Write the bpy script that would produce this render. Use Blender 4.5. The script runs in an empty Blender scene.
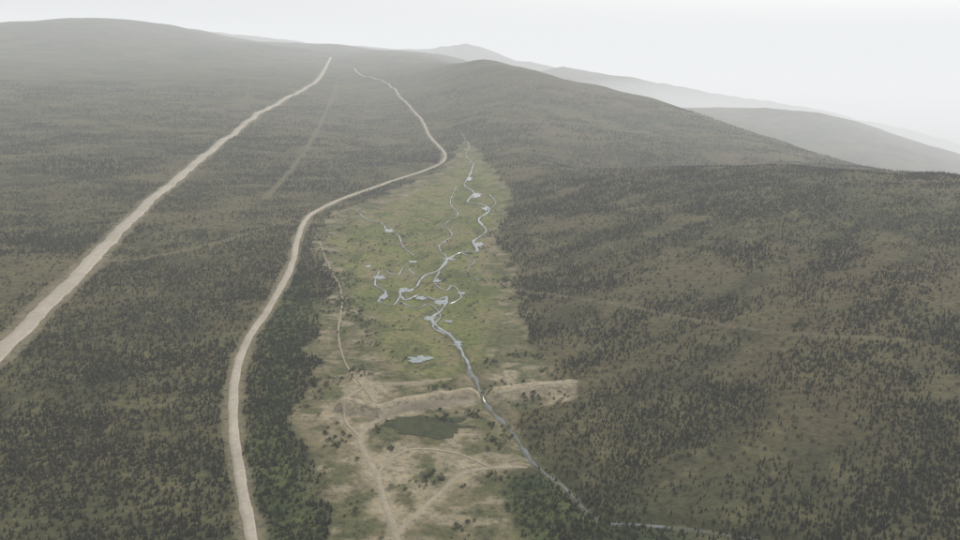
import bpy, math, random
import numpy as np
rng=np.random.default_rng(7); random.seed(7)
scene=bpy.context.scene
scene.view_settings.view_transform='Standard'; scene.view_settings.look='None'; scene.view_settings.exposure=0
H=300.0; F=520.0; P=math.atan2(105,520)
def ray(px,py):
    r=(px-480)/F; u=(270-py)/F
    return r, math.cos(P)+u*math.sin(P), -math.sin(P)+u*math.cos(P)
def S(t):
    t=np.clip(t,0,1); return t*t*(3-2*t)
# ---------- noise
def hsh(i,j,s):
    n=(i.astype(np.int64)*374761393+j.astype(np.int64)*668265263+s*1442695041)&0xffffffff
    n=((n^(n>>13))*1274126177)&0xffffffff
    return ((n^(n>>16))&0xffffff)/float(0xffffff)
def vn(x,y,s=0):
    i=np.floor(x);j=np.floor(y);fx=x-i;fy=y-j
    fx=fx*fx*fx*(fx*(fx*6-15)+10);fy=fy*fy*fy*(fy*(fy*6-15)+10)
    a=hsh(i,j,s);b=hsh(i+1,j,s);c=hsh(i,j+1,s);d=hsh(i+1,j+1,s)
    return (a*(1-fx)+b*fx)*(1-fy)+(c*(1-fx)+d*fx)*fy
def fbm(x,y,s=0,o=4):
    v=0;a=.5;t=0
    for k in range(o):
        v=v+a*vn(x,y,s+k*17);t+=a;a*=.5
        x,y=(x*1.6+y*1.2)+3.7,(y*1.6-x*1.2)+9.1
    return v/t*2-1
# ---------- surveyed heights
C=[(0,-2000,-30),(-3000,-2000,60),(3000,-2000,60),(0,350,-8),(60,450,-8),(0,700,-2),(0,1100,0),(20,1600,3),(30,2100,8),
(-60,2900,30),(-328,4000,76),(-1081,6500,217),(-150,1100,2),(-120,700,0),(-300,1100,14),(-500,700,28),(-500,1500,28),
(-1000,1500,55),(-1000,700,55),(-2000,1500,90),(-3000,2500,180),(-600,2500,45),(-1500,3000,120),(-1000,4500,150),
(-2500,5000,260),(-4500,5000,330),(-5000,1500,200),(-9000,3000,350),(-300,300,5),(-600,300,20),(300,300,5),
(-3445,8000,580),(-4450,8000,525),(-2870,8500,504),(-2205,9000,372),(-1430,9500,318),(-715,9500,288),(-5700,8000,480),(-7300,8000,410),
(-3500,11000,430),(0,12000,100),(-1000,14000,50),(-8000,14000,200),(-3000,20000,-200),
(150,1100,12),(250,1100,36),(500,1100,58),(500,700,50),(150,700,4),(150,450,-5),(300,500,12),(600,600,52),(1000,900,66),(1500,1000,50),
(250,1700,38),(500,1800,54),(900,1650,52),(1400,1500,42),(2200,1500,0),
(100,3000,60),(90,3800,150),(400,3200,55),(700,3200,10),(1000,2800,-40),(1700,2400,-120),(2600,2000,-250),
(90,4600,241),(341,4500,192),(654,4300,116),(916,4000,61),(1104,3600,-4),(1218,3000,-70),
(300,5600,60),(900,5200,-60),(1500,4300,-170),
(1740,6500,-163),(2490,6200,-153),(2880,6000,-229),(3330,5500,-398),(3944,4800,-590),
(2000,5000,-260),(2800,4500,-400),(3500,3500,-560),(2500,8000,-450),(4000,7000,-680),
(10000,5000,-820),(8000,12000,-840),(3000,14000,-700),(20000,30000,-820),(-20000,40000,-400),(0,40000,-700),(40000,40000,-820),(-40000,20000,200),(-40000,0,300),(40000,0,-800),(0,60000,-700),(8000,0,-500),(60000,60000,-800),(-60000,60000,-500)]
C=np.array(C,float)
def wc(x,y): return np.arcsinh(x/900.)*1.0, np.arcsinh((y)/1400.)*1.3
cu,cv=wc(C[:,0],C[:,1]); n=len(C)
def ker(du,dv):
    r2=du*du+dv*dv
    return .5*r2*np.log(r2+1e-9)
K=ker(cu[:,None]-cu[None],cv[:,None]-cv[None])+np.eye(n)*1e-4
Pm=np.c_[np.ones(n),cu,cv]
A=np.block([[K,Pm],[Pm.T,np.zeros((3,3))]])
W=np.linalg.solve(A,np.r_[C[:,2],0,0,0])
RIDGES=[[(1265,11000,77),(2508,11000,-129),(3600,10500,-307),(4600,10000,-469),(5430,9000,-690),(6400,8200,-830)],
[(-7500,15000,500),(-4987,15000,680),(-3683,15000,534),(-2635,15000,404),(-1317,15000,285),(-300,15200,330),(0,15000,352),(400,15000,262),(900,15000,130)]]
def seginfo(x,y,pts):
    best=np.full(x.shape,1e18);bt=np.zeros(x.shape)
    for k in range(len(pts)-1):
        ax,ay=pts[k][:2];bx,by=pts[k+1][:2]
        L=(bx-ax)**2+(by-ay)**2+1e-9
        t=np.clip(((x-ax)*(bx-ax)+(y-ay)*(by-ay))/L,0,1)
        d=(x-ax-t*(bx-ax))**2+(y-ay-t*(by-ay))**2
        m=d<best;best=np.where(m,d,best);bt=np.where(m,k+t,bt)
    return np.sqrt(best),bt
def zbase(x,y):
    x=np.asarray(x,float);y=np.asarray(y,float)
    u,v=wc(x,y)
    z=W[n]+W[n+1]*u+W[n+2]*v
    for k in range(n): z=z+W[k]*ker(u-cu[k],v-cv[k])
    yc=1850-.22*x
    z=z-65*np.exp(-((y-yc-430)/270)**2)*S((x-130)/260)*(1-S((x-2200)/1200))
    for R in RIDGES:
        d,t=seginfo(x,y,R)
        rz=np.interp(t,range(len(R)),[r[2] for r in R])-d*.2
        z=np.where(rz>z,rz,z)
    w=S((np.abs(x-20)-170)/600)
    w=np.maximum(w,S((y-2300)/1500))
    rd=np.abs(fbm((x*.8+y*.6)/520,(y*.8-x*.6)/240,13,4))
    z=z+w*(fbm(x/700,y/700,3,5)*16+fbm(x/130,y/130,9,3)*3+(rd-.25)*14)
    far=S((np.hypot(x,y)-3500)/5000)
    z=z+far*(fbm(x/2600,y/2600,5,5)*32-(np.abs(fbm(x/1500,y/2200,15,4))-.2)*-90)
    z=z+fbm(x/60,y/60,11,3)*.7
    return z
_T=np.concatenate([np.linspace(200,3000,1400),np.geomspace(3001,30000,900)])
def hit(px,py):
    r,yy,zz=ray(px,py)
    X=_T*r/yy;Z=H+_T*zz/yy
    d=Z-zbase(X,_T)
    k=np.argmax(d<0)
    if d[k]>=0 or k==0: return None
    t=_T[k-1]+(_T[k]-_T[k-1])*d[k-1]/(d[k-1]-d[k])
    return (t*r/yy,t)
def trace(pts):
    o=[]
    for p in pts:
        h=hit(*p)
        if h is not None: o.append(h)
    return o
def smooth(pts,step):
    pts=np.array(pts,float);o=[]
    Q=np.vstack([2*pts[0]-pts[1],pts,2*pts[-1]-pts[-2]])
    for k in range(1,len(Q)-2):
        a,b,c,d=Q[k-1],Q[k],Q[k+1],Q[k+2]
        m=max(2,int(np.linalg.norm(c-b)/step))
        for i in range(m):
            t=i/m
            o.append(.5*((2*b)+(-a+c)*t+(2*a-5*b+4*c-d)*t*t+(-a+3*b-3*c+d)*t**3))
    o.append(pts[-1]);return np.array(o)
haul=trace([(-60,600),(0,539),(60,480),(120,419),(183,357),(210,330),(240,300),(270,270),(300,243),(325,222),(348,205),(368,194),(383,186),(388,180),(391,174),(393,170)])
wind=trace([(362,590),(352,540),(347,505),(343,476),(338,450),(333,420),(331,395),(333,370),(340,350),(352,332),(362,315),(369,300),(372,285),(379,271),(395,262),(415,254.5),(435,247.5),(452,242),(464,236.5),(465,230),(456,220),(451,210),(444,202),(438,196),(434,190)])
haulS=smooth(haul,10);windS=smooth(wind,6)
trk1=smooth(trace([(440,560),(440,510),(435,476),(428,455),(422,435),(414,420),(412,410),(424,400),(445,394),(468,390.5),(484,389)]),4)
trk2=smooth(trace([(435,472),(448,460),(462,447),(476,435),(495,431),(518,430)]),4)
trk3=smooth(trace([(500,386),(515,383),(532,381),(550,379)]),4)
trk4=smooth(trace([(384,282),(391,300),(400,320),(398,345),(403,365),(418,385),(424,400)]),5)
trk5=smooth(trace([(412,412),(402,400),(404,386),(420,378),(445,377),(470,374)]),5)
trk6=smooth(trace([(422,435),(432,424),(446,419),(464,420),(480,424),(495,431)]),5)
trk7=smooth(trace([(434,190),(428,186),(420,183),(412,181),(408,177)]),20)
cut1=smooth(trace([(398,186),(390,205),(378,228),(350,262)]),15)
cut2=smooth(trace([(310,226),(350,230),(400,233),(448,238)]),12)
cut3=smooth(trace([(513,318),(560,324),(620,336),(690,346),(793,352)]),10)
cut4=smooth(trace([(240,300),(285,296),(330,285),(372,272)]),10)
clearP=trace([(470,234),(478,222),(486,228),(497,242),(509,254),(506,266),(498,280),(501,292),(512,303),(514,320),(515,340),(522,358),(535,370),(550,379),(544,388),(524,395),(520,405),(528,418),(532,428),(505,433),(498,446),(506,462),(514,480),(500,510),(470,545),(395,545),(398,500),(396,476),(392,450),(380,425),(373,405),(376,385),(381,365),(387,345),(390,328),(396,316),(390,303),(384,290),(384,278),(396,268),(415,262),(440,251),(462,242)])
greenP=trace([(474,239),(481,226),(487,238),(500,245),(505,256),(501,266),(491,280),(492,295),(501,312),(499,340),(491,360),(480,371),(462,377),(445,373),(431,357),(417,341),(409,322),(400,302),(395,285),(405,273),(430,262),(455,251)])
willP=trace([(372,300),(384,320),(380,345),(374,370),(368,400),(374,430),(386,476),(392,545),(362,545),(352,476),(345,430),(343,390),(348,350),(360,325)])
willP2=trace([(503,436),(535,432),(560,452),(600,470),(640,500),(600,545),(520,545),(520,480),(506,455)])
streams=[]
def st(p,w0,w1,st_=2.5): 
    q=smooth(trace(p),st_); streams.append((q,w0,w1))
st([(484,238),(481,246),(478,251),(484,256),(480,262),(488,263),(494,267),(487,273),(492,280),(484,287),(486,293),(476,294),(468,298),(462,305),(452,309),(446,317),(438,318),(440,324),(450,321),(460,324),(467,322),(464,330),(457,336),(462,342),(470,347),(474,353),(477,358),(481,366)],3.6,4.2)
st([(481,366),(487,377),(492,388),(500,397),(509,406),(516,417),(524,427),(536,436),(546,445),(556,455),(568,463),(600,465),(640,470),(700,480)],5,2)
st([(409,267),(416,273),(425,275),(430,281),(436,283),(439,290),(446,296)],2.8,2)
st([(424,306),(421,314),(428,319),(424,325),(433,327),(438,320)],2.6,2.6)
st([(438,326),(448,329),(456,327),(463,334),(458,341),(466,346)],2.8,2.4)
st([(462,306),(459,313),(466,318),(471,315),(476,322),(468,327)],2.2,2.2)
st([(473,252),(469,262),(474,270),(466,276),(470,283),(462,290),(468,298)],1.6,2.2)
st([(494,267),(498,262),(494,257)],2,2)
st([(476,294),(484,299),(480,306),(488,312)],2,1)
st([(448,309),(440,303),(436,308),(428,306)],1.8,2.2)
st([(484,238),(479,232),(481,226),(476,218)],2.5,1.5)
ponds=[((450,362),9.5,5),((424,310),4,4),((440,318),5,4),((463,326),5,4),((474,352),3.5,4),((456,336),4,4),((469,298),4,4),((485,258),4,6),((492,266),3.5,5),((430,280),4,4),((451,323),4,3),((487,289),3,5),((427,322),3.5,4),((461,312),3,4),((481,247),2.5,6),((445,300),3,2.5),((417,303),2.5,2.5),((476,320),3,2),((468,338),3,2)]
darkpool=((459,404),24,9)
damL=trace([(404,392),(424,396),(446,390.5),(468,387),(484,385)])
damR=trace([(499,384),(515,382),(532,380),(548,379)])
def sd(x,y,P_):
    P_=list(P_)+[P_[0]]
    d,_=seginfo(x,y,P_)
    ins=np.zeros(x.shape,bool)
    for k in range(len(P_)-1):
        x1,y1=P_[k];x2,y2=P_[k+1]
        if y1==y2: continue
        c=((y1>y)!=(y2>y))&(x<(x2-x1)*(y-y1)/(y2-y1)+x1)
        ins^=c
    return np.where(ins,d,-d)
# ---------- grid
def axis(inner0,inner1,step,end,g):
    a=list(np.arange(inner0,inner1+.1,step));s=step;v=a[-1]
    while v<end:
        s=step+(v-inner1)*g; v+=s; a.append(v)
    return a
xp=axis(0,400,3.2,60000,.018); xs=np.array([-v for v in xp[:0:-1]]+xp)
ys=np.array(list(np.arange(-1500,300,25))+axis(300,1250,3.2,70000,.0095))
XX,YY=np.meshgrid(xs,ys)
ZZ=zbase(XX,YY)
ix0,ix1=np.searchsorted(xs,[-1300,1000]);iy0,iy1=np.searchsorted(ys,[250,5500])
sx=XX[iy0:iy1,ix0:ix1];sy=YY[iy0:iy1,ix0:ix1]
def berm(x,y):
    z=0
    for L,h in ((damL,7),(damR,5)):
        d,_=seginfo(x,y,L); z=z+h*(1+.3*fbm(x/14,y/14,97,3))*(1-S((d-3.5+2.5*fbm(x/18,y/18,98,3))/10))
    d,_=seginfo(x,y,streams[1][0][::6]); z=z-3.5*(1-S((d-2)/10))
    return z
ZZ[iy0:iy1,ix0:ix1]+=berm(sx,sy)
ixs=np.arange(len(xs));iys=np.arange(len(ys))
def zg(x,y):
    fx=np.interp(x,xs,ixs);fy=np.interp(y,ys,iys)
    i=np.clip(fx.astype(int),0,len(xs)-2);j=np.clip(fy.astype(int),0,len(ys)-2)
    fx=fx-i;fy=fy-j
    return (ZZ[j,i]*(1-fx)+ZZ[j,i+1]*fx)*(1-fy)+(ZZ[j+1,i]*(1-fx)+ZZ[j+1,i+1]*fx)*fy
def zones(x,y):
    nz=fbm(x/34,y/34,21,5)
    c=S((sd(x,y,clearP)+nz*22)/9+.5)
    g=S((sd(x,y,greenP)+nz*30)/28+.5)
    w=np.maximum(S((sd(x,y,willP)+nz*16)/24+.5),S((sd(x,y,willP2)+nz*18)/24+.5))
    dh,_=seginfo(x,y,haul);dw,_=seginfo(x,y,wind)
    sh=np.maximum(1-S((dh-12+nz*5)/8),1-S((dw-5+nz*4)/6))
    dc,_=seginfo(x,y,cut1[::4]);dc2,_=seginfo(x,y,cut2[::4])
    dc3,_=seginfo(x,y,cut3[::6]);dc4,_=seginfo(x,y,cut4[::6])
    sh=np.maximum(sh,.42*(1-S((np.minimum(dc,dc2)-4)/7)))
    sh=np.maximum(sh,.40*(1-S((np.minimum(dc3,dc4)-2.5+2*nz)/4)))
    return c,g,w,sh
def mixc(a,b,f): return a*(1-f[...,None])+np.array(b)*f[...,None]
# macro ground colour on the vertices
def q(a,lo,hi): return S((a-lo)/(hi-lo))
def bare(x,y): return q(fbm(x/130,y/130,63,4),.12,.4)
def ground(x,y,c,g,w,sh,pads):
    one=np.ones(x.shape+(3,))
    xr=x*.8+y*.6;yr=y*.8-x*.6
    big=fbm(x/420,y/420,101,5);mid=fbm(xr/110,yr/45,103,4);fi=fbm(x/22,y/22,105,4)
    fo=mixc(one*(.051,.055,.029),(.071,.064,.035),q(big,-.25,.25))
    east=q(x,50,500)*q(fbm(x/300,y/300,107,4),-.35,.25)
    fo=mixc(fo,(.082,.064,.038),east*.7)
    fo=mixc(fo,(.034,.036,.020),q(mid,-.1,.35)*.6)
    fo=mixc(fo,(.100,.094,.050),q(fi,0,.45)*.6)
    fo=mixc(fo,(.098,.086,.050),bare(x,y)*.5)
    wl=mixc(one*(.036,.050,.022),(.060,.074,.030),q(fi,-.3,.3))
    col=fo*(1-w[...,None])+wl*w[...,None]
    a=fbm(x/38,y/38,109,5);b=fbm(x/15,y/15,111,4);d=fbm(x/22,y/12,113,4)
    ta=mixc(one*(.092,.092,.049),(.150,.130,.084),q(a,-.25,.25))
    ta=mixc(ta,(.060,.068,.032),q(b,0,.3)*.75)
    ta=mixc(ta,(.225,.195,.142),q(d,.2,.45)*.7)
    ta=mixc(ta,(.29,.25,.185),pads*.8)
    gr=mixc(one*(.094,.108,.041),(.140,.138,.062),q(fbm(x/60,y/95,115,5),-.25,.25))
    gr=mixc(gr,(.064,.076,.032),q(fbm(x/18,y/26,117,4),0,.3)*.7)
    gr=mixc(gr,(.158,.136,.082),q(fbm(x/26,y/45,119,4),.08,.35)*.7)
    gr=mixc(gr,(.120,.142,.044),q(fbm(x/30,y/30,121,3),.1,.5)*.55)
    col=col*(1-c[...,None])+ta*c[...,None]
    gg=(g*c)[...,None]
    col=col*(1-gg)+gr*gg
    col=mixc(col,(.155,.138,.097),sh*.75)
    return col
z0=np.zeros(XX.shape)
pads=z0.copy();zc=[z0.copy() for _ in range(4)]
for k,a in enumerate(zones(sx,sy)): zc[k][iy0:iy1,ix0:ix1]=a
dd=np.minimum(seginfo(sx,sy,damL)[0],seginfo(sx,sy,damR)[0])
pa=1-S((dd-9+10*fbm(sx/15,sy/15,91,3))/7)
for tk,r_ in ((trk1,4),(trk2,3),(trk3,4),(trk5,2),(trk6,2.5)):
    pa=np.maximum(pa,.75*(1-S((seginfo(sx,sy,tk[::3])[0]-r_+4*fbm(sx/9,sy/9,95,3))/4.5)))
for p_,r_ in (((436,430),12),((470,427),8),((535,384),11),((420,384),11),((410,375),9),((470,414),7),((430,455),8),((396,395),9),((505,374),8),((450,445),7)):
    hx,hy=hit(*p_); pa=np.maximum(pa,.8*(1-S((np.hypot(sx-hx,(sy-hy)*.6)-r_+r_*1.6*fbm(sx/12,sy/12,93,4))/8)))
pads[iy0:iy1,ix0:ix1]=pa
GC=ground(XX,YY,*zc,pads)
z4=np.concatenate([GC,np.ones(XX.shape+(1,))],-1).astype(np.float32)
def grid_mesh(name,co,nx,ny):
    me=bpy.data.meshes.new(name)
    nv=nx*ny
    i=np.arange(nx-1);j=np.arange(ny-1);I,J=np.meshgrid(i,j)
    a=(J*nx+I).ravel();qq=np.c_[a,a+1,a+nx+1,a+nx].astype(np.int32)
    me.vertices.add(nv);me.vertices.foreach_set('co',co.astype(np.float32).ravel())
    nf=len(qq);me.loops.add(nf*4);me.loops.foreach_set('vertex_index',qq.ravel())
    me.polygons.add(nf);me.polygons.foreach_set('loop_start',np.arange(nf,dtype=np.int32)*4)
    me.polygons.foreach_set('use_smooth',np.ones(nf,bool))
    me.update(calc_edges=True);return me
def addobj(name,me,mat=None):
    o=bpy.data.objects.new(name,me);scene.collection.objects.link(o)
    if mat: me.materials.append(mat)
    return o
# ---------- material helpers
class NT:
    def __init__(s,name):
        s.m=bpy.data.materials.new(name);s.m.use_nodes=True;s.t=s.m.node_tree;s.b=s.t.nodes['Principled BSDF']
        s.b.inputs['Specular IOR Level'].default_value=.05;s.b.inputs['Roughness'].default_value=.95
        s.geo=s.t.nodes.new('ShaderNodeNewGeometry')
    def N(s,ty,**k):
        nd=s.t.nodes.new(ty)
        for a,b in k.items(): setattr(nd,a,b)
        return nd
    def L(s,a,b): s.t.links.new(a,b)
    def noise(s,scale,detail=3,rough=.6):
        nd=s.N('ShaderNodeTexNoise');nd.inputs['Scale'].default_value=scale;nd.inputs['Detail'].default_value=detail;nd.inputs['Roughness'].default_value=rough
        s.L(s.geo.outputs['Position'],nd.inputs['Vector']);return nd.outputs[0]
    def ramp(s,v,a,b,c0=0,c1=1):
        nd=s.N('ShaderNodeMapRange');nd.inputs[1].default_value=a;nd.inputs[2].default_value=b;nd.inputs[3].default_value=c0;nd.inputs[4].default_value=c1
        s.L(v,nd.inputs[0]);return nd.outputs[0]
    def mix(s,f,a,b,mode='MIX'):
        nd=s.N('ShaderNodeMix',data_type='RGBA',blend_type=mode)
        for sock,v in ((nd.inputs[0],f),(nd.inputs[6],a),(nd.inputs[7],b)):
            if isinstance(v,(float,int)): sock.default_value=v
            elif isinstance(v,tuple): sock.default_value=v+(1,)
            else: s.L(v,sock)
        return nd.outputs[2]
    def math(s,op,a,b):
        nd=s.N('ShaderNodeMath',operation=op)
        for i,v in enumerate((a,b)):
            if isinstance(v,(float,int)): nd.inputs[i].default_value=v
            else: s.L(v,nd.inputs[i])
        return nd.outputs[0]
    def bump(s,h,strength,dist):
        nd=s.N('ShaderNodeBump');nd.inputs['Strength'].default_value=strength;nd.inputs['Distance'].default_value=dist
        s.L(h,nd.inputs['Height']);s.L(nd.outputs[0],s.b.inputs['Normal'])
M=NT('forest_floor_and_meadow')
at=M.N('ShaderNodeAttribute');at.attribute_name='soil'
n1=M.noise(.16,4,.75)
col=M.mix(M.ramp(n1,.42,.62),at.outputs['Color'],(1.42,1.38,1.28),'MULTIPLY')
col=M.mix(M.ramp(n1,.46,.30),col,(.50,.55,.50),'MULTIPLY')
M.L(col,M.b.inputs['Base Color'])
M.bump(M.noise(.13,3,.7),.8,2.5)
co=np.stack([XX,YY,ZZ],-1)
me=grid_mesh('terrain',co,len(xs),len(ys))
ca=me.color_attributes.new('soil','FLOAT_COLOR','POINT');ca.data.foreach_set('color',z4.ravel())
terrain=addobj('terrain',me,M.m)
# gravel
def gravel(name,a,b,s=.25):
    G=NT(name);nn=G.noise(s,4,.7);c=G.mix(G.ramp(nn,.35,.65),a,b)
    c=G.mix(G.math('MULTIPLY',G.ramp(G.noise(.02,3,.6),.4,.65),.4),c,tuple(v*.68 for v in b))
    u=G.N('ShaderNodeAttribute');u.attribute_name='across'
    rut=G.ramp(G.math('PINGPONG',G.math('MULTIPLY',u.outputs['Fac'],2.0),.5),.25,.5)
    c=G.mix(G.math('MULTIPLY',rut,.28),c,tuple(v*.65 for v in a))
    G.L(c,G.b.inputs['Base Color']);return G.m
gm=gravel('gravel_road_surface',(.44,.40,.33),(.33,.295,.24))
dm=gravel('dirt_track_surface',(.37,.32,.24),(.27,.235,.175))
def ribbon(name,pts,wf,mat,off=.35,nc=5,wob=0,crown=0,seed=0):
    pts=np.asarray(pts);t=np.gradient(pts,axis=0);t/=np.linalg.norm(t,axis=1)[:,None]+1e-9
    nr=np.c_[t[:,1],-t[:,0]];m=len(pts)
    wd=np.array([wf(i/(m-1)) for i in range(m)])/2
    s=np.cumsum(np.r_[0,np.linalg.norm(np.diff(pts,axis=0),axis=1)])
    wl_=wd*(1+wob*fbm(s/14,s*0+seed,31,3));wr_=wd*(1+wob*fbm(s/14,s*0+seed+50,32,3))
    rows=[]
    for k in range(nc):
        f=k/(nc-1)*2-1
        ww=np.where(f<0,wl_,wr_)*f
        x=pts[:,0]+nr[:,0]*ww;y=pts[:,1]+nr[:,1]*ww
        z=zg(x,y)+off+np.maximum(0,y-600)*.00035+crown*(1-abs(f))
        if abs(f)==1: z=z-off*1.6-.2
        rows.append(np.stack([x,y,z],-1))
    co=np.stack(rows,1)
    me=grid_mesh(name,co,nc,m)
    a=me.attributes.new('across','FLOAT','POINT');a.data.foreach_set('value',np.tile(np.linspace(0,1,nc),m).astype(np.float32))
    return addobj(name,me,mat)
ribbon('haul_road',haulS,lambda t:20,gm,.7,7,.22,.5)
ribbon('gravel_road',windS,lambda t:9.2,gm,.45,7,.22,.3,3)
ribbon('dirt_track',trk1,lambda t:6.5,dm,.3,5,.3,0,5)
for i,(tk,wd_) in enumerate(((trk2,4.6),(trk3,5),(trk4,2.4),(trk5,3.4),(trk6,3.2))):
    ribbon('dirt_track.%03d'%(i+1),tk,lambda t,w=wd_:w,dm,.34+.03*i,5,.5,0,6+i)
ribbon('dirt_track.006',trk7,lambda t:10,gm,.6,5,.2,0,19)
# water
def water(name,base,rough):
    G=NT(name);G.b.inputs['Roughness'].default_value=rough;G.b.inputs['Specular IOR Level'].default_value=.7;G.b.inputs['IOR'].default_value=1.33
    G.L(G.mix(G.ramp(G.noise(.15,3,.6),.35,.65),base,tuple(v*.6 for v in base)),G.b.inputs['Base Color']);G.bump(G.noise(1.2,2,.5),.15,.1);return G.m
wm=water('shallow_stream_water',(.26,.295,.30),.15); wm2=water('creek_water',(.12,.13,.13),.2)
bank=gravel('silt_bank',(.13,.125,.07),(.09,.09,.05))
bp=bpy.data.objects.new('creek',None);scene.collection.objects.link(bp)
for i,(q_,a,b) in enumerate(streams):
    o=ribbon('channel_%d'%i,q_,lambda t,a=a,b=b:(a*(1-t)+b*t)*1.2,wm2 if i==1 else wm,.42,5,1.3,0,i*3+1);o.parent=bp
    o=ribbon('bank_%d'%i,q_,lambda t,a=a,b=b:(a*(1-t)+b*t)*2.1+1,bank,.22,5,.8,0,i*3+2);o.parent=bp
def blob(name,c,rx,ry,mat,off,seed):
    N_=64;vs=[];fs=[]
    th=np.linspace(0,2*np.pi,N_,endpoint=False)
    rr=1+.85*fbm(np.cos(th)*1.9+seed*7,np.sin(th)*1.9+seed,41,5)
    for k,f in enumerate((1,.66,.33)):
        for t,r in zip(th,rr):
            x=c[0]+math.cos(t)*r*rx*f;y=c[1]+math.sin(t)*r*ry*f
            vs.append((x,y,float(zg(np.array([x]),np.array([y]))[0])+off))
    vs.append((c[0],c[1],float(zg(np.array([c[0]]),np.array([c[1]]))[0])+off))
    for k in range(2):
        for i in range(N_):
            j=(i+1)%N_;fs.append((k*N_+i,k*N_+j,(k+1)*N_+j,(k+1)*N_+i))
    for i in range(N_): fs.append((2*N_+i,2*N_+(i+1)%N_,3*N_))
    me=bpy.data.meshes.new(name);me.from_pydata(vs,[],fs);return addobj(name,me,mat)
for i,(p,rx,ry) in enumerate(ponds):
    h=hit(*p);s=h[1]/F
    blob('pond' if i==0 else 'pond.%03d'%i,h,rx*s*.8,ry*s*1.1,wm,.40+i*.013,i)
h=hit(*darkpool[0]);s=h[1]/F
dk=NT('sedge_pool');dk.L(dk.mix(dk.ramp(dk.noise(.12,5,.7),.4,.6),(.038,.046,.026),(.065,.072,.035)),dk.b.inputs['Base Color'])
blob('marsh_pool',h,25*s,9*s*1.5,dk.m,.32,77)
# ---------- trees
def leafmat(name,a,b,c):
    G=NT(name);oi=G.N('ShaderNodeObjectInfo')
    r=oi.outputs['Random']
    col=G.mix(G.ramp(r,.1,.95),a,b);col=G.mix(G.math('MULTIPLY',G.ramp(G.noise(.006,3,.6),.42,.60),.6),col,c)
    G.L(col,G.b.inputs['Base Color']);return G.m
sm=leafmat('spruce_needles',(.025,.031,.018),(.058,.062,.034),(.058,.049,.033))
wmt=leafmat('willow_leaves',(.042,.058,.024),(.070,.084,.035),(.058,.062,.032))
bk=NT('bark');bk.b.inputs['Base Color'].default_value=(.11,.1,.085,1)
protoS=bpy.data.collections.new('spruce_variants');protoW=bpy.data.collections.new('willow_variants')
def spruce(k,h,r):
    vs=[];fs=[];mi=[]
    for i in range(5):
        a=i*2*math.pi/5
        vs.append((math.cos(a)*.12,math.sin(a)*.12,-.4))
    vs.append((0,0,h))
    for i in range(5): fs.append((i,(i+1)%5,5));mi.append(1)
    L=8
    for l in range(L):
        f=l/(L-1);z=h*(.1+.86*f);rad=r*(1-f)**.8*random.uniform(.7,1.2)+.12
        nb=6 if f<.6 else 4;a0=random.random()*6
        for b in range(nb):
            if random.random()<.1: continue
            a=a0+b*2*math.pi/nb+random.uniform(-.3,.3);rr=rad*random.uniform(.65,1.2);w=rr*.46+.06
            dz=-rr*random.uniform(.25,.6);ca,sa=math.cos(a),math.sin(a);i=len(vs)
            vs+= [(0,0,z+h*.07),(ca*rr*.7-sa*w,sa*rr*.7+ca*w,z+dz*.6),(ca*rr,sa*rr,z+dz),(ca*rr*.7+sa*w,sa*rr*.7-ca*w,z+dz*.6)]
            fs+= [(i,i+1,i+2),(i,i+2,i+3)];mi+=[0,0]
    me=bpy.data.meshes.new('spruce_%d'%k);me.from_pydata(vs,[],fs);me.materials.append(sm);me.materials.append(bk.m)
    me.polygons.foreach_set('material_index',mi)
    protoS.objects.link(bpy.data.objects.new('spruce_%d'%k,me))
for k,(h_,r_) in enumerate([(3.8,1.0),(3.0,.95),(4.8,1.1),(2.3,.9),(3.5,.8)]): spruce(k,h_,r_)
def willow(k,h,r):
    vs=[];fs=[];mi=[]
    for s_ in range(6):
        a=random.random()*6.28;t=random.uniform(.3,.8)*r;i=len(vs)
        vs+=[(-.05,0,-.2),(.05,0,-.2),(math.cos(a)*t,math.sin(a)*t,h*.75)];fs.append((i,i+1,i+2));mi.append(1)
    for s_ in range(70):
        a=random.random()*6.28;u=random.random();qv=r*math.sqrt(random.random())
        z=h*(.25+.75*u*math.sqrt(max(0,1-(qv/r)**2)))+.1
        c=np.array([math.cos(a)*qv,math.sin(a)*qv,z]);i=len(vs)
        for _ in range(3): vs.append(tuple(c+np.array([random.gauss(0,.33),random.gauss(0,.33),random.gauss(0,.22)])*1.1))
        fs.append((i,i+1,i+2));mi.append(0)
    me=bpy.data.meshes.new('willow_%d'%k);me.from_pydata(vs,[],fs);me.materials.append(wmt);me.materials.append(bk.m)
    me.polygons.foreach_set('material_index',mi)
    protoW.objects.link(bpy.data.objects.new('willow_%d'%k,me))
for k,(h_,r_) in enumerate([(2.2,1.4),(3.0,1.6),(1.6,1.2)]): willow(k,h_,r_)
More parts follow.
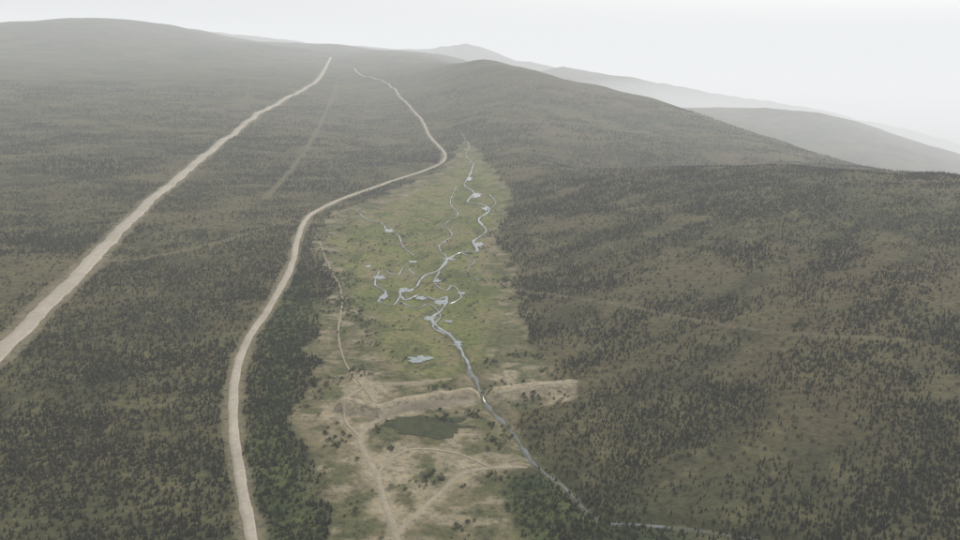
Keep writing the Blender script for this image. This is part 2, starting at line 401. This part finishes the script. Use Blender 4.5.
def scatter(name,x,y,scl,coll):
    me=bpy.data.meshes.new(name);me.vertices.add(len(x))
    me.vertices.foreach_set('co',np.stack([x,y,zg(x,y)],-1).astype(np.float32).ravel())
    a=me.attributes.new('scl','FLOAT','POINT');a.data.foreach_set('value',scl.astype(np.float32))
    o=addobj(name,me)
    ng=bpy.data.node_groups.new(name,'GeometryNodeTree')
    ng.interface.new_socket('Geometry',in_out='INPUT',socket_type='NodeSocketGeometry');ng.interface.new_socket('Geometry',in_out='OUTPUT',socket_type='NodeSocketGeometry')
    gi=ng.nodes.new('NodeGroupInput');go=ng.nodes.new('NodeGroupOutput');ip=ng.nodes.new('GeometryNodeInstanceOnPoints')
    ci=ng.nodes.new('GeometryNodeCollectionInfo');ci.inputs[0].default_value=coll;ci.inputs['Separate Children'].default_value=True;ci.inputs['Reset Children'].default_value=True
    rv=ng.nodes.new('FunctionNodeRandomValue');rv.data_type='FLOAT_VECTOR';rv.inputs[0].default_value=(-.06,-.06,0);rv.inputs[1].default_value=(.06,.06,6.28)
    na=ng.nodes.new('GeometryNodeInputNamedAttribute');na.data_type='FLOAT';na.inputs[0].default_value='scl'
    l=ng.links.new
    l(gi.outputs[0],ip.inputs['Points']);l(ci.outputs[0],ip.inputs['Instance']);ip.inputs['Pick Instance'].default_value=True
    l(rv.outputs[0],ip.inputs['Rotation']);l(na.outputs[0],ip.inputs['Scale']);l(ip.outputs[0],go.inputs[0])
    md=o.modifiers.new('scatter','NODES');md.node_group=ng;return o
def cand(y0,y1,per):
    area=(y1-y0)*(2*(.74*y1+60));m=int(area/per)
    y=rng.uniform(y0,y1,m);x=rng.uniform(-1,1,m)*(.74*y1+60)
    k=np.abs(x)<.74*y+60;return x[k],y[k]
X=[];Y=[];Q=[]
for y0,y1,p,qs in ((400,700,5.5,1),(700,1100,8.5,1.05),(1100,1700,16,1.2),(1700,2500,34,1.45),(2500,3800,85,1.7)):
    a,b=cand(y0,y1,p);X.append(a);Y.append(b);Q.append(a*0+qs)
X=np.concatenate(X);Y=np.concatenate(Y);Q=np.concatenate(Q)
c,g,w,sh=zones(X,Y)
xr=X*.8+Y*.6;yr=Y*.8-X*.6
dens=.54+.9*fbm(xr/90,yr/38,51,4)+.6*fbm(X/220,Y/220,61,3)-.5*bare(X,Y)
dens=dens*(1-.25*w)+.2*w
keep=(rng.random(len(X))<dens)&(c<.45)&(sh<.33)
sc=rng.uniform(.5,1.2,len(X))*(.95+.3*fbm(X/200,Y/200,71,3))*Q
o=scatter('spruce_forest',X[keep],Y[keep],sc[keep],protoS)
a,b=cand(380,1500,20);c,g,w,sh=zones(a,b)
cl=fbm(a/26,b/26,81,4)
dp,_=seginfo(a,b,streams[0][0][::4]);
allroads=[trk1[::4],trk2[::4],trk3[::4],trk5[::4],trk6[::4],damL,damR]
dr=np.min([seginfo(a,b,q_)[0] for q_ in allroads],axis=0)
pr=np.where(c>.4,np.where(g>.5,.03+.25*S((cl-.25)/.2),.8*S((cl-.10)/.25)),.14+.7*w)
k=(rng.random(len(a))<pr)&(sh<.33)&(dp>6)&(dr>6)
scatter('willow_shrubs',a[k],b[k],rng.uniform(.4,1.25,len(a))[k],protoW)
print('TREES',keep.sum(),k.sum(),'VERTS',XX.size)
# ---------- haze
def glow_vol(name,dens,le):
    m=bpy.data.materials.new(name);m.use_nodes=True;t=m.node_tree;t.nodes.clear()
    out=t.nodes.new('ShaderNodeOutputMaterial');ab=t.nodes.new('ShaderNodeVolumeAbsorption');em=t.nodes.new('ShaderNodeEmission');ad=t.nodes.new('ShaderNodeAddShader')
    ab.inputs['Color'].default_value=(0,0,0,1);ab.inputs['Density'].default_value=dens
    em.inputs['Color'].default_value=le+(1,);em.inputs['Strength'].default_value=dens  # volume emits its own glow, standing in for light scattered by haze
    t.links.new(ab.outputs[0],ad.inputs[0]);t.links.new(em.outputs[0],ad.inputs[1]);t.links.new(ad.outputs[0],out.inputs['Volume']);return m
def prism(name,poly,z0,z1,mat):
    n_=len(poly);vs=[(x,y,z0) for x,y in poly]+[(x,y,z1) for x,y in poly]
    fs=[tuple(range(n_))[::-1],tuple(range(n_,2*n_))]+[(i,(i+1)%n_,n_+(i+1)%n_,n_+i) for i in range(n_)]
    me=bpy.data.meshes.new(name);me.from_pydata(vs,[],fs);return addobj(name,me,mat)
prism('atmospheric_haze',[(-90000,-30000),(90000,-30000),(90000,100000),(-90000,100000)],-1500,1500,glow_vol('haze',8.5e-5,(.86,.88,.89)))
prism('valley_smoke_haze',[(1300,5200),(3000,1500),(80000,1500),(80000,90000),(-80000,90000),(-80000,16500),(1300,13500)],-1400,-60,glow_vol('smoke',1.5e-4,(.89,.90,.91)))  # denser self-glowing slab whitens the far valley in place of scattered light
# ---------- light
EL=math.radians(44);AZ=math.radians(35)
wd=bpy.data.worlds.new('World');scene.world=wd;wd.use_nodes=True;t=wd.node_tree;bg=t.nodes['Background']
sk=t.nodes.new('ShaderNodeTexSky');sk.sky_type='NISHITA';sk.sun_disc=False;sk.sun_elevation=EL;sk.sun_rotation=AZ;sk.dust_density=8;sk.air_density=1.2;sk.altitude=1200
hs=t.nodes.new('ShaderNodeHueSaturation');hs.inputs['Saturation'].default_value=.12
t.links.new(sk.outputs[0],hs.inputs['Color']);t.links.new(hs.outputs[0],bg.inputs[0]);bg.inputs[1].default_value=.15
sl=bpy.data.lights.new('sun','SUN');sl.energy=2.2;sl.angle=math.radians(7);sl.color=(1,.94,.84)
so=bpy.data.objects.new('sun',sl);scene.collection.objects.link(so)
from mathutils import Vector
d=Vector((math.sin(AZ)*math.cos(EL),math.cos(AZ)*math.cos(EL),math.sin(EL)))
so.rotation_euler=d.to_track_quat('Z','Y').to_euler()
cd=bpy.data.cameras.new('camera');cd.sensor_width=36;cd.clip_start=1;cd.clip_end=250000
cd.lens=36*F/610;cd.shift_x=(488-480)/610;cd.shift_y=-(305-270)/610
cm=bpy.data.objects.new('camera',cd);scene.collection.objects.link(cm);cm.location=(0,0,H);cm.rotation_euler=(math.pi/2-P,0,0)
scene.camera=cm
